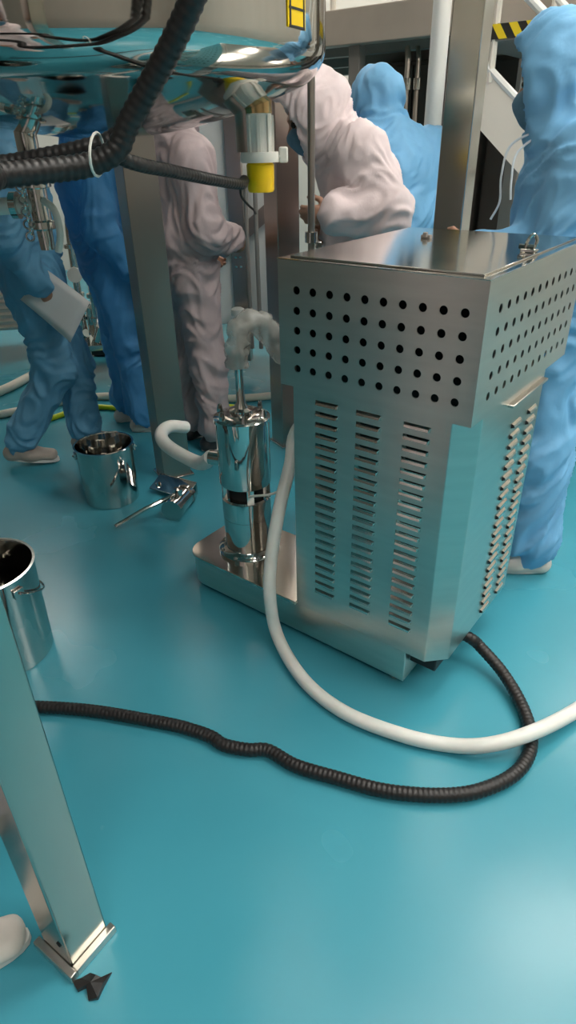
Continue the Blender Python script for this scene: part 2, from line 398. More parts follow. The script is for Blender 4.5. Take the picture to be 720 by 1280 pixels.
# homogenizer head: polished drum in two stages
CX, CY = -0.846, 0.185
fl = G().lathe([(0.0, 0.150), (0.112, 0.150), (0.112, 0.160), (0.095, 0.166), (0.086, 0.176), (0.086, 0.30), (0.0, 0.30)], (CX, CY, 0), seg=48).obj('lower_drum', 'mirror', mach)
for k in range(8):
    a = 2 * PI * k / 8 + 0.2
    G().lathe([(0.007, 0.160), (0.007, 0.168), (0.003, 0.171)], (CX + 0.102 * math.cos(a), CY + 0.102 * math.sin(a), 0), seg=8).obj('flange_bolt', 'mirror', fl)
G().lathe([(0.0, 0.298), (0.086, 0.298), (0.086, 0.372), (0.080, 0.378), (0.0, 0.378)], (CX, CY, 0), seg=48).obj('drum_collar', 'mirror', mach)
gap = G().lathe([(0.0, 0.376), (0.060, 0.376), (0.060, 0.432), (0.0, 0.432)], (CX, CY, 0), seg=32).obj('coupling_gap', 'dark_hole', mach)
for k in range(4):
    a = 2 * PI * k / 4 + 0.9
    G().bb(-0.007, 0.007, -0.012, 0.012, 0.372, 0.436).obj('coupling_pillar', 'mirror', mach, loc=(CX + 0.076 * math.cos(a), CY + 0.076 * math.sin(a), 0), rotz=a)
G().lathe([(0.0, 0.430), (0.088, 0.430), (0.090, 0.434), (0.090, 0.655), (0.094, 0.657), (0.094, 0.668), (0.086, 0.674), (0.06, 0.682), (0.03, 0.686), (0.0, 0.686)], (CX, CY, 0), seg=48).obj('upper_drum', 'mirror', mach)
for k in range(6):
    a = 2 * PI * k / 6 + 0.3
    G().lathe([(0.010, 0.670), (0.010, 0.684), (0.006, 0.700), (0.0, 0.704)], (CX + 0.078 * math.cos(a), CY + 0.078 * math.sin(a), 0), seg=8).obj('cap_nut', 'mirror', mach)
# inlet ferrule on the side of the drum, outlet pipe on top
inl_dir = Vector((-0.95, -0.30, 0)).normalized()
G().tube([Vector((CX, CY, 0.50)) + inl_dir * 0.08, Vector((CX, CY, 0.50)) + inl_dir * 0.13], 0.026, 20).obj('inlet_ferrule', 'mirror', mach)
G().lathe([(0.0, 0.684), (0.040, 0.684), (0.040, 0.694), (0.024, 0.700), (0.015, 0.72), (0.013, 0.80), (0.015, 0.86), (0.022, 0.872), (0.022, 0.884), (0.0, 0.886)], (CX, CY, 0), seg=24).obj('outlet_pipe', 'mirror', mach)
G().box((CX + 0.04, CY - 0.085, 0.53), (0.012, 0.006, 0.03)).obj('drum_catch', 'mirror', mach, bevel=0.001)

# plastic-wrapped elbow hose from the outlet pipe
p0 = mpt(CX, CY, 0.875)
eh = hose('wrapped_elbow_hose', [p0 + Vector((0, 0, -0.035)), p0 + Vector((0.0, 0.0, 0.02)), p0 + Vector((0.012, 0.015, 0.065)), p0 + Vector((0.05, 0.04, 0.085)), p0 + Vector((0.10, 0.06, 0.05)), p0 + Vector((0.16, 0.06, -0.03)), p0 + Vector((0.24, 0.01, -0.09)), mpt(BX0, 0.35, 0.76)], 0.036, 'hose_clear',
     'cloudy plastic-wrapped hose bent over the top of the polished drum', seg=18, step=0.008)
for v_ in eh.data.vertices:
    k_ = v_.co * 22
    v_.co += v_.normal * (0.012 * noise.noise(k_) + 0.007 * (1 - 2.5 * abs(noise.noise(k_ * 2.1)))); 
# pale hose into the drum's side
q0 = mpt(CX, CY, 0.50) + Vector((math.cos(YAW) * inl_dir.x - math.sin(YAW) * inl_dir.y, math.sin(YAW) * inl_dir.x + math.cos(YAW) * inl_dir.y, 0)) * 0.125
hose('suction_hose', [q0, at(250, 579, y=2.16), at(222, 566, y=2.26), at(205, 553, y=2.36), at(202, 541, y=2.44), at(213, 533, y=2.52), at(232, 534, y=2.60)], 0.027, 'hose_white',
     'thick pale hose curling from the polished drum towards the steel post', seg=16)
# thin wire from the coupling
hose('sensor_wire', [mpt(CX + 0.05, CY - 0.05, 0.40), at(318, 620, y=1.84), at(338, 618, y=1.80), at(352, 610, y=1.80), at(362, 585, y=1.82), mpt(BX0, 0.2, 0.62)], 0.004, 'white_plastic',
     'thin grey wire looping from the drum to the cabinet', 'wire', seg=8)
# long white hose
hose('floor_hose', [mpt(BX0 + 0.005, 0.18, 0.80), at(370, 540, y=1.82), at(363, 580, y=1.78), at(350, 632, y=1.71), at(340, 690, y=1.65), at(337, 740, y=1.60), at(347, 795, z=0.05), at(380, 850, z=0.022), at(430, 890, z=0.022), at(500, 918, z=0.022), at(560, 931, z=0.022), at(610, 931, z=0.045), at(664, 916, z=0.06), at(720, 888, z=0.03), at(800, 835, z=0.022), at(900, 790, z=0.022)],
     0.0205, 'hose_white', 'long white hose hanging from the cabinet and sweeping over the floor', seg=16)
# black corrugated conduit
hose('floor_conduit', [mpt(-0.04, 0.24, 0.115), mpt(0.0, 0.25, 0.10), at(600, 808, z=0.075), at(630, 843, z=0.04), at(655, 888, z=0.024), at(664, 930, z=0.02), at(646, 965, z=0.02), at(600, 988, z=0.02), at(545, 994, z=0.02), at(480, 988, z=0.02), at(420, 972, z=0.02), at(370, 957, z=0.02), at(335, 938, z=0.02), at(310, 937, z=0.02), at(280, 931, z=0.02), at(262, 920, z=0.02), at(225, 908, z=0.02), at(180, 899, z=0.02), at(120, 889, z=0.02), at(60, 884, z=0.02), at(0, 884, z=0.02), at(-80, 890, z=0.02)],
     0.0185, 'black_rubber', 'black corrugated conduit lying across the floor from the cabinet', 'conduit', corrugated=True, seg=12)

# ================================================================== POSTS
def square_post(name, x, y, yaw, w, d, z1, m, label, foot=True, foot_m='mirror', r=0.004):
    e = empty(name, (x, y, 0), yaw, label, 'post')
    G().bb(-w / 2, w / 2, -d / 2, d / 2, 0.006, z1).obj('shaft', m, e, bevel=r)
    if foot:
        G().bb(-w / 2 - 0.012, w / 2 + 0.012, -d / 2 - 0.012, d / 2 + 0.012, 0, 0.012).obj('foot_plate', foot_m, e, bevel=0.002)
    return e
# near leg at the lower left, with two angle flanges round its foot
LEGYAW = R(-35)
c, s_ = math.cos(LEGYAW), math.sin(LEGYAW)
near_corner = Vector((-0.458, 0.640, 0))
LW = 0.092
lc = near_corner + Vector((c, s_, 0)) * (-LW / 2) + Vector((-s_, c, 0)) * (LW / 2)
leg = square_post('support_post', lc.x, lc.y, LEGYAW, LW, LW, 2.6, 'postleg', 'square steel leg nearest the camera with angle flanges at its foot', foot=False)
G().bb(-LW / 2 - 0.012, LW / 2 + 0.016, -LW / 2 - 0.016, -LW / 2, 0, 0.022).obj('foot_flange', 'steel', leg, bevel=0.002)
G().bb(LW / 2, LW / 2 + 0.016, -LW / 2, LW / 2 + 0.010, 0, 0.022).obj('foot_flange', 'steel', leg, bevel=0.002)
G().lathe([(0.006, 0), (0.006, 0.002), (0, 0.003)], (-LW / 2 + 0.072, -LW / 2, 0.085), 'y', 10, rot=Matrix.Rotation(PI, 3, 'Z')).obj('rivet_hole', 'dark_hole', leg)
# scrap of black tape beside the foot
tp = at(113, 1230, z=0.0)
gg = G(); ring = []
shape = [(-0.032, 0.004), (-0.018, -0.012), (-0.004, -0.006), (0.004, -0.026), (0.020, -0.024), (0.026, -0.004), (0.034, 0.016), (0.020, 0.006), (0.010, 0.008), (-0.004, 0.016), (-0.016, 0.006)]
cv = []
for i, (a, b) in enumerate(shape): cv.append((a * 1.15, b * 1.15, 0.004 + 0.012 * ((i * 7) % 3) / 2))
nS = len(cv)
gg.add([(a, b, z) for a, b, z in cv] + [(a, b, 0.0) for a, b, z in cv] + [(0.005, -0.005, 0.02)], [(i, (i + 1) % nS, 2 * nS) for i in range(nS)] + [(i, i + nS, (i + 1) % nS + nS, (i + 1) % nS) for i in range(nS)] + [tuple(range(nS, 2 * nS))])
tag(gg.obj('tape_scrap', 'black_rubber', loc=tp, smooth=False), 'crumpled scrap of black tape beside the near leg foot', 'scrap')

lp = at(207, 600, z=0)
post_l = square_post('support_post', lp.x + 0.03, lp.y + 0.075, R(-62), 0.13, 0.14, 2.6, 'post', 'wide brown-grey steel post standing behind the bucket')
mp_ = at(352, 560, z=0)
post_m = square_post('support_post', mp_.x + 0.03, mp_.y + 0.08, R(-59), 0.12, 0.12, 2.6, 'post', 'steel post right behind the hood, partly hidden by the hanging sensor tube')
post_r = square_post('support_post', 0.600, 2.425, R(-32), 0.10, 0.10, 3.2, 'postbright', 'tall polished steel post rising behind the hood between the blue figures')

# unseen deck on the posts round the tank top, added to shade the left
PZ = 2.6
dk = empty('shade_deck', (-0.7, 2.6, PZ), 0, 'unseen steel deck overhead round the tank, added to shade the left side', 'platform')
for x0, x1, y0, y1 in ((-1.9, 0.80, -0.25, 1.75), (-1.9, -0.28, -1.45, -0.25), (0.85, 0.87, -1.45, -0.25), (-1.9, 0.87, -2.2, -1.45)):
    G().bb(x0, x1, y0, y1, 0.0, 0.05).obj('deck_plate', 'post', dk, bevel=0.003)

# thin vertical pipe with a clamp, behind the hood
pp = empty('riser_pipe', (at(389, 200, y=2.35).x, 2.35, 0), 0, 'thin grey vertical pipe with a clamp beside the pink figure', 'pipe')
G().tube([(0, 0, 0), (0, 0, 1.75)], 0.012, 12).obj('pipe', 'post', pp)
G().lathe([(0.013, 0), (0.022, 0.002), (0.022, 0.035), (0.013, 0.037)], (0, 0, 1.14), seg=14).obj('clamp', 'mirror', pp)
G().box((0.026, -0.01, 1.135), (0.018, 0.016, 0.02)).obj('clamp_nut', 'mirror', pp, bevel=0.002)

# ================================================================== TANK
TX, TY, TR = -0.415, 1.78, 0.525
tank = empty('mixing_tank', (TX, TY, 1.46), 0, 'large polished steel tank with a dished bottom hanging over the floor', 'tank')
prof = [(0.0, 0.0)]
for i in range(1, 13):
    t = i / 12; prof.append((0.44 * t, 0.085 * t * t))
for i in range(1, 9):
    a = R(20 + 70 * i / 8)
    prof.append((0.44 + (TR - 0.44) * (math.sin(a) - math.sin(R(20))) / (1 - math.sin(R(20))), 0.085 + 0.078 * (math.cos(R(20)) - math.cos(a)) / math.cos(R(20))))
prof += [(TR, 0.55), (TR, 1.05), (TR + 0.02, 1.055), (TR + 0.02, 1.075), (TR, 1.08), (TR, 1.12), (0.0, 1.2)]
G().lathe(prof, seg=96).obj('shell', 'tank', tank, angle=40)
G().lathe([(TR - 0.001, 0.300), (TR + 0.005, 0.303), (TR + 0.005, 0.311), (TR - 0.001, 0.314)], seg=96, close=True).obj('weld_band', 'tank', tank)
# sensor tube hanging below
ST = at(325, 200, y=1.78) - Vector((TX, TY, 1.46)); sx, sy = ST.x, ST.y
zz = lambda py: at(325, py, y=1.78).z - 1.46
G().lathe([(0.034, zz(80)), (0.034, zz(122)), (0.030, zz(123))], (sx, sy, 0), seg=28).obj('nozzle', 'blue_tint', tank)
G().lathe([(0.033, zz(122)), (0.033, zz(142))], (sx, sy, 0), seg=28).obj('nozzle_ring', 'gold_tint', tank)
stb = G().lathe([(0.031, zz(142)), (0.031, zz(195))], (sx, sy, 0), seg=28).obj('sight_tube', 'clear_plastic', tank)
for k in range(8):
    a = 2 * PI * k / 8
    G().bb(-0.004, 0.004, -0.003, 0.003, zz(193), zz(144)).obj('tube_rib', 'white_plastic', stb, loc=(sx + 0.033 * math.cos(a), sy + 0.033 * math.sin(a), 0), rotz=a + PI / 2)
# dark sleeve half behind the tube
G().lathe([(0.036, zz(84)), (0.036, zz(190)), (0.030, zz(190))], (sx - 0.022, sy + 0.02, 0), seg=24).obj('sleeve', 'post', tank)
clm = G().lathe([(0.028, zz(203)), (0.046, zz(203)), (0.048, zz(200)), (0.048, zz(194)), (0.046, zz(190)), (0.028, zz(190))], (sx, sy, 0), seg=28).obj('tube_clamp', 'white_plastic', tank)
G().box((sx + 0.058, sy - 0.006, zz(194)), (0.022, 0.014, 0.034)).obj('clamp_wing', 'white_plastic', clm, bevel=0.004)
G().tube([(sx + 0.04, sy - 0.006, zz(196)), (sx + 0.066, sy - 0.006, zz(196))], 0.007, 10).obj('clamp_bolt', 'white_plastic', clm)
G().lathe([(0.0, zz(240)), (0.030, zz(240)), (0.033, zz(237)), (0.034, zz(206)), (0.030, zz(203)), (0.0, zz(203))], (sx, sy, 0), seg=28).obj('yellow_cap', 'yellow', tank)
# drain valve below the dish
vx, vy = at(50, 260, y=1.78).x - TX, 0.0
zv = lambda py: at(50, py, y=1.78).z - 1.46
dv = G().lathe([(0.026, 0.03), (0.026, zv(226)), (0.038, zv(227)), (0.038, zv(234)), (0.024, zv(236)), (0.024, zv(275)), (0.036, zv(277)), (0.036, zv(285)), (0.020, zv(288)), (0.018, zv(312))], (vx, vy, 0), seg=24).obj('drain_pipe', 'mirror', tank)
G().tube([(vx, vy, zv(255)), (vx - 0.10, vy, zv(257)), (vx - 0.16, vy, zv(258))], 0.020, 16).obj('branch_pipe', 'white_plastic', tank)
G().lathe([(0.032, -0.008), (0.032, 0.008)], (vx - 0.06, vy, zv(256)), 'x', 20).obj('branch_clamp', 'mirror', tank)
G().tube(spline([(vx + 0.02, vy - 0.02, zv(250)), (vx + 0.05, vy - 0.045, zv(262)), (vx + 0.055, vy - 0.05, zv(290)), (vx + 0.04, vy - 0.045, zv(312))], 0.01), 0.009, 10).obj('valve_handle', 'white_plastic', tank)
for k in range(9):
    G().lathe([(0.010 + 0.0025 * math.cos(2 * PI * j / 6), 0.0025 * math.sin(2 * PI * j / 6)) for j in range(6)], (vx - 0.025 + 0.006 * (k % 2), vy - 0.04, zv(232) - k * 0.014), 'x' if k % 2 else 'y', 12, close=True).obj('chain_link', 'mirror', tank)
# yellow warning sticker on the shell (curved plate just proud of it)
def shell_patch(a0, a1, z0, z1, off, n=8):
    vs = []; fs = []
    for i in range(n + 1):
        a = a0 + (a1 - a0) * i / n
        for r_ in (TR + 0.0005, TR + off):
            for z in (z0, z1): vs.append((r_ * math.cos(a), r_ * math.sin(a), z))
    for i in range(n):
        b = i * 4; d = b + 4
        fs += [(b + 2, d + 2, d + 3, b + 3), (b, b + 1, d + 1, d), (b + 1, b + 3, d + 3, d + 1), (b, d, d + 2, b + 2)]
    fs += [(0, 2, 3, 1), (n * 4, n * 4 + 1, n * 4 + 3, n * 4 + 2)]
    return G().add(vs, fs)
stk = shell_patch(R(-34), R(-26.5), 0.172, 0.265, 0.002).obj('warning_sticker', 'yellow', tank)
stk['label'] = 'yellow warning sticker with a black line frame'
for za, zb in ((0.172, 0.176), (0.257, 0.261), (0.20, 0.204)):
    shell_patch(R(-33.6), R(-26.9), za, zb, 0.0028).obj('sticker_line', 'black_rubber', stk)
for aa in (-33.4, -27.6): shell_patch(R(aa), R(aa + 0.6), 0.172, 0.261, 0.0028).obj('sticker_line', 'black_rubber', stk)

# cables hanging in front of the tank
hose('tank_conduit', [(0.03, 1.02, 2.585), (0.025, 1.04, 2.25), at(282, -150, y=1.06), at(264, -70, y=1.09), at(242, -5, y=1.10), at(215, 55, y=1.12), at(185, 110, y=1.14), at(160, 155, y=1.15), at(145, 188, y=1.15), at(110, 206, y=1.14), at(60, 213, y=1.10), at(0, 219, y=1.05), at(-80, 225, y=0.98), (-1.0, 0.92, 1.44), (-1.35, 0.95, 1.75), (-1.4, 1.0, 2.575)], 0.0185, 'black_rubber',
     'black corrugated conduit dropping in front of the tank and bending away', 'conduit', corrugated=True)
hose('tank_conduit', [(-1.35, 1.15, 2.575), (-1.3, 1.12, 1.8), (-1.0, 1.11, 1.49), at(-80, 208, y=1.12), at(0, 205, y=1.195), at(60, 195, y=1.205), at(110, 184, y=1.205), at(145, 170, y=1.205), at(172, 130, y=1.195), at(200, 85, y=1.185), at(232, 20, y=1.17), at(262, -60, y=1.16), at(284, -150, y=1.13), (0.03, 1.11, 2.25), (0.035, 1.09, 2.585)], 0.014, 'black_rubber',
     'second black conduit running close behind the front one under the tank', 'conduit', corrugated=True)
capw = at(318, 224, y=1.755)
hose('sensor_cable', [at(140, 180, y=1.235), at(150, 196, y=1.255), at(175, 206, y=1.30), at(220, 215, y=1.42), at(262, 224, y=1.56), at(300, 230, y=1.70), capw + Vector((-0.025, 0.0, -0.002))], 0.0125, 'black_rubber',
     'black cable plugged into the yellow cap of the hanging sensor tube', 'cable', corrugated=True)
zt = at(118, 190, y=1.13)
gzt = G(); ringp = []
for k in range(17):
    a = 2 * PI * k / 16; ringp.append(zt + Vector((0.004 * math.sin(a), 0.046 * math.cos(a) + 0.015, 0.030 * math.sin(a) - 0.004)))
tag(gzt.tube(ringp, 0.0022, 6, caps=False).obj('cable_tie', 'white_plastic'), 'white cable tie round the black conduits', 'cable tie')
# thin black wire dangling by the cap
hose('dangling_wire', [at(300, 232, y=1.76), at(302, 246, y=1.77), at(312, 258, y=1.78), at(317, 262, y=1.78), at(320, 268, y=1.78)], 0.003, 'black_rubber', 'thin black wire dangling under the yellow cap', 'wire', seg=6, step=0.006)

# ================================================================== BUCKETS
def bucket(x, y, r, h, label, rz):
    e = empty('steel_bucket', (x, y, 0), rz, label, 'bucket', 'steel buckets on the floor')
    G().lathe([(0.0, 0.0), (r * 0.93, 0.0), (r * 0.96, 0.004), (r, h), (r + 0.005, h + 0.002), (r + 0.006, h + 0.006), (r - 0.002, h + 0.006), (r - 0.004, h), (r * 0.93, 0.008), (0.0, 0.008)], seg=48).obj('pail', 'mirror', e)
    for sg in (-1, 1):
        er = G().box((sg * (r + 0.004), 0, h * 0.88), (0.008, 0.034, 0.03)).obj('ear', 'mirror', e, bevel=0.002)
    pts = [(math.cos(PI * k / 20) * (r + 0.012), -math.sin(PI * k / 20) * (r * 0.96) * 0.55 - 0.5 * r * math.sin(PI * k / 20), h * 0.88 - 0.10 * math.sin(PI * k / 20)) for k in range(21)]
    G().tube(pts, 0.004, 8).obj('bail_handle', 'mirror', e)
bucket(-0.83, 2.64, 0.128, 0.275, 'stainless bucket beside the walking blue figure and the wide post', R(200))
bucket(-0.95, 1.60, 0.155, 0.335, 'larger stainless bucket cut by the frame edge behind the near leg', R(150))

# ================================================================== FLOOR FITTINGS BY THE POST
jp = at(205, 640, z=0)
va = empty('loose_valve', jp, R(20), 'loose steel valve with a long lever lying on the floor by the post', 'valve')
G().tube([(0.02, -0.06, 0.035), (0.08, 0.02, 0.035)], 0.032, 20).obj('valve_body', 'mirror', va)
for t in (0.0, 1.0):
    cpt = Vector((0.02, -0.06, 0.035)).lerp(Vector((0.08, 0.02, 0.035)), t); dd = Vector((0.06, 0.08, 0)).normalized()
    G().tube([cpt - dd * 0.007, cpt + dd * 0.007], 0.036, 20).obj('ferrule', 'mirror', va)
G().tube([(0.05, -0.02, 0.07), (-0.06, -0.045, 0.05), (-0.16, -0.055, 0.015)], 0.007, 10).obj('lever', 'mirror', va)
G().lathe([(0.014, 0.06), (0.014, 0.085), (0, 0.088)], (0.05, -0.02, 0), seg=12).obj('lever_nut', 'mirror', va)
pl_ = empty('loose_bracket', (-0.545, 2.66, 0), R(-30), 'flat steel bracket plate lying against the foot of the wide post', 'bracket')
G().box((0, 0, 0.030), (0.16, 0.07, 0.006), Matrix.Rotation(R(22), 3, 'X')).obj('plate', 'mirror', pl_, bevel=0.001)
G().box((0.0, 0.034, 0.024), (0.16, 0.006, 0.048)).obj('upright_lip', 'mirror', pl_, bevel=0.001)
for k in (-1, 1): G().lathe([(0.009, 0), (0.009, 0.008), (0, 0.01)], (0.055 * k, -0.012, 0.028), seg=8).obj('bolt', 'mirror', pl_)

va.scale = (1.4,) * 3; pl_.scale = (1.35,) * 3

# ================================================================== PEOPLE (distance-field bodies)
class Field:
    def __init__(s, lo, hi, vox):
        s.lo = np.array(lo, np.float32); s.vox = vox
        s.n = np.ceil((np.array(hi) - s.lo) / vox).astype(int) + 1
        s.F = np.full(s.n, 1.0, np.float32)
        s.ax = [s.lo[i] + vox * np.arange(s.n[i], dtype=np.float32) for i in range(3)]
    def _win(s, lo, hi):
        a = np.maximum(0, np.floor((np.array(lo) - s.lo) / s.vox).astype(int)); b = np.minimum(s.n, np.ceil((np.array(hi) - s.lo) / s.vox).astype(int) + 1)
        sl = tuple(slice(int(x), int(max(x, y))) for x, y in zip(a, b))
        X, Y, Z = np.meshgrid(*[s.ax[i][sl[i]] for i in range(3)], indexing='ij', sparse=True)
        return sl, X, Y, Z
    def _merge(s, sl, d, k, cut=False):
        a = s.F[sl]
        if cut: s.F[sl] = np.maximum(a, -d); return
        h = np.clip(0.5 + 0.5 * (a - d) / k, 0, 1)
        s.F[sl] = a + (d - a) * h - k * h * (1 - h)
    def cone(s, a, b, ra, rb, k=0.03, wide=None, cut=False):
        """tapered capsule; wide=(axis vector, factor) stretches its section along that axis"""
        a = np.array(a, np.float32); b = np.array(b, np.float32)
        rm = max(ra, rb) * (wide[1] if wide else 1) + k + 4 * s.vox
        sl, X, Y, Z = s._win(np.minimum(a, b) - rm, np.maximum(a, b) + rm)
        ba = b - a; L2 = max(float(ba @ ba), 1e-9)
        px, py, pz = X - a[0], Y - a[1], Z - a[2]
        t = np.clip((px * ba[0] + py * ba[1] + pz * ba[2]) / L2, 0, 1)
        qx, qy, qz = px - t * ba[0], py - t * ba[1], pz - t * ba[2]
        if wide:
            w = np.array(wide[0], np.float32); w = w / np.linalg.norm(w); f = 1 - 1 / wide[1]
            dt = (qx * w[0] + qy * w[1] + qz * w[2]) * f
            qx, qy, qz = qx - dt * w[0], qy - dt * w[1], qz - dt * w[2]
        d = np.sqrt(qx * qx + qy * qy + qz * qz) - (ra + (rb - ra) * t)
        s._merge(sl, d, k, cut)
    def ell(s, c, r, k=0.03, cut=False, rot=None):
        c = np.array(c, np.float32); r = np.array(r, np.float32)
        m = float(r.max()) + k + 4 * s.vox
        sl, X, Y, Z = s._win(c - m, c + m)
        p = [X - c[0], Y - c[1], Z - c[2]]
        if rot is not None:
            Rm = np.array(rot.transposed()); p = [Rm[i][0] * p[0] + Rm[i][1] * p[1] + Rm[i][2] * p[2] for i in range(3)]
        q = np.sqrt((p[0] / r[0]) ** 2 + (p[1] / r[1]) ** 2 + (p[2] / r[2]) ** 2)
        d = (q - 1) * float(r.min())
        s._merge(sl, d, k, cut)
    def mesh(s):
        """naive surface nets"""
        F = s.F; n = s.n
        ins = F < 0
        c = np.zeros(n - 1, np.int8)
        for dx in (0, 1):
            for dy in (0, 1):
                for dz in (0, 1):
                    c += ins[dx:n[0] - 1 + dx, dy:n[1] - 1 + dy, dz:n[2] - 1 + dz]
        I = np.argwhere((c > 0) & (c < 8))
        idx = np.full(n - 1, -1, np.int32); idx[tuple(I.T)] = np.arange(len(I))
        acc = np.zeros((len(I), 3), np.float32); cnt = np.zeros(len(I), np.float32)
        for axis in range(3):
            o1, o2 = [i for i in range(3) if i != axis]
            for u in (0, 1):
                for w in (0, 1):
                    A = I.copy(); A[:, o1] += u; A[:, o2] += w; B = A.copy(); B[:, axis] += 1
                    fa = F[tuple(A.T)]; fb = F[tuple(B.T)]; m = (fa < 0) != (fb < 0)
                    t = np.where(m, fa / np.where(m, fa - fb, 1), 0)
                    P = A.astype(np.float32); P[:, axis] += t
                    acc[m] += P[m]; cnt[m] += 1
        V = s.lo + s.vox * acc / cnt[:, None]
        quads = []
        for axis in range(3):
            o1, o2 = (axis + 1) % 3, (axis + 2) % 3
            sa = [slice(None)] * 3; sb = [slice(None)] * 3; sa[axis] = slice(0, -1); sb[axis] = slice(1, None)
            a = ins[tuple(sa)]; b = ins[tuple(sb)]; E = np.argwhere(a != b)
            E = E[(E[:, o1] > 0) & (E[:, o2] > 0) & (E[:, o1] < n[o1] - 1) & (E[:, o2] < n[o2] - 1)]
            fl_ = a[tuple(E.T)]
            c00 = E.copy(); c00[:, o1] -= 1; c00[:, o2] -= 1
            c10 = c00.copy(); c10[:, o1] += 1; c11 = c10.copy(); c11[:, o2] += 1; c01 = c00.copy(); c01[:, o2] += 1
            q = np.stack([idx[tuple(x.T)] for x in (c00, c10, c11, c01)], 1)
            q[~fl_] = q[~fl_][:, ::-1]
            quads.append(q)
        Q = np.concatenate(quads)
        return V, Q[(Q >= 0).all(1)]

def field_obj(fd, name, m, parent, smooth_it=1, disp=None):
    V, Q = fd.mesh()
    for _ in range(smooth_it):          # Laplacian relax
        e = np.concatenate([Q[:, [0, 1]], Q[:, [1, 2]], Q[:, [2, 3]], Q[:, [3, 0]]])
        acc = np.zeros_like(V); cnt = np.zeros(len(V), np.float32)
        for a, b in ((0, 1), (1, 0)):
            for ax_ in range(3): acc[:, ax_] += np.bincount(e[:, a], V[e[:, b], ax_], len(V))
            cnt += np.bincount(e[:, a], minlength=len(V))
        V = 0.5 * V + 0.5 * acc / np.maximum(cnt, 1)[:, None]
    me = bpy.data.meshes.new(name)
    me.vertices.add(len(V)); me.vertices.foreach_set('co', V.astype(np.float32).ravel())
    me.loops.add(Q.size); me.loops.foreach_set('vertex_index', Q.astype(np.int32).ravel())
    me.polygons.add(len(Q)); me.polygons.foreach_set('loop_start', np.arange(0, Q.size, 4, dtype=np.int32))
    me.update(calc_edges=True); me.validate()
    if disp:
        N = np.zeros(len(me.vertices) * 3, np.float32); me.vertices.foreach_get('normal', N); N = N.reshape(-1, 3)
        d = disp(V); me.vertices.foreach_set('co', (V + N * d[:, None]).astype(np.float32).ravel()); me.update()
    me.polygons.foreach_set('use_smooth', [True] * len(me.polygons))
    me.materials.append(M[m])
    o = bpy.data.objects.new(name, me); COL.objects.link(o); o.parent = parent
    return o

def unit(v): v = np.array(v, float); return v / max(np.linalg.norm(v), 1e-9)
def hand(fd, wrist, d, pn, side, curl=0.5, k=0.006):
    """palm, four fingers and thumb; d: direction of the hand, pn: palm normal (towards which the fingers curl), side: direction of the thumb"""
    w = np.array(wrist, float); d = unit(d); pn = unit(np.array(pn) - d * np.dot(pn, d)); sd = unit(np.cross(pn, d))
    if np.dot(sd, side) < 0: sd = -sd
    kn = []
    for i, (o, L) in enumerate(((0.027, 0.086), (0.009, 0.090), (-0.009, 0.086), (-0.026, 0.078))):
        kp = w + d * L + sd * o; kn.append(kp)
        fd.cone(w + sd * o * 0.6, kp, 0.017, 0.0115, 0.012)
    for kp, lens in zip(kn, ((0.042, 0.025, 0.02), (0.046, 0.028, 0.021), (0.043, 0.026, 0.02), (0.034, 0.02, 0.018))):
        p = kp; ang = 0.25
        for j, L in enumerate(lens):
            ang += curl * (0.75 if j == 0 else 0.9); v = d * math.cos(ang) + pn * math.sin(ang)
            q = p + v * L; fd.cone(p, q, 0.0100 - 0.0008 * j, 0.0092 - 0.0009 * j, 0.004); p = q
    p = w + d * 0.025 + sd * 0.022
    for L, v, r0, r1 in ((0.042, d * 0.55 + sd * 0.75 + pn * 0.35, 0.0145, 0.0115), (0.032, d * 0.85 + sd * 0.3 + pn * 0.45, 0.0115, 0.0105), (0.024, d * 0.9 + pn * 0.4, 0.0105, 0.009)):
        q = p + unit(v) * L; fd.cone(p, q, r0, r1, k); p = q

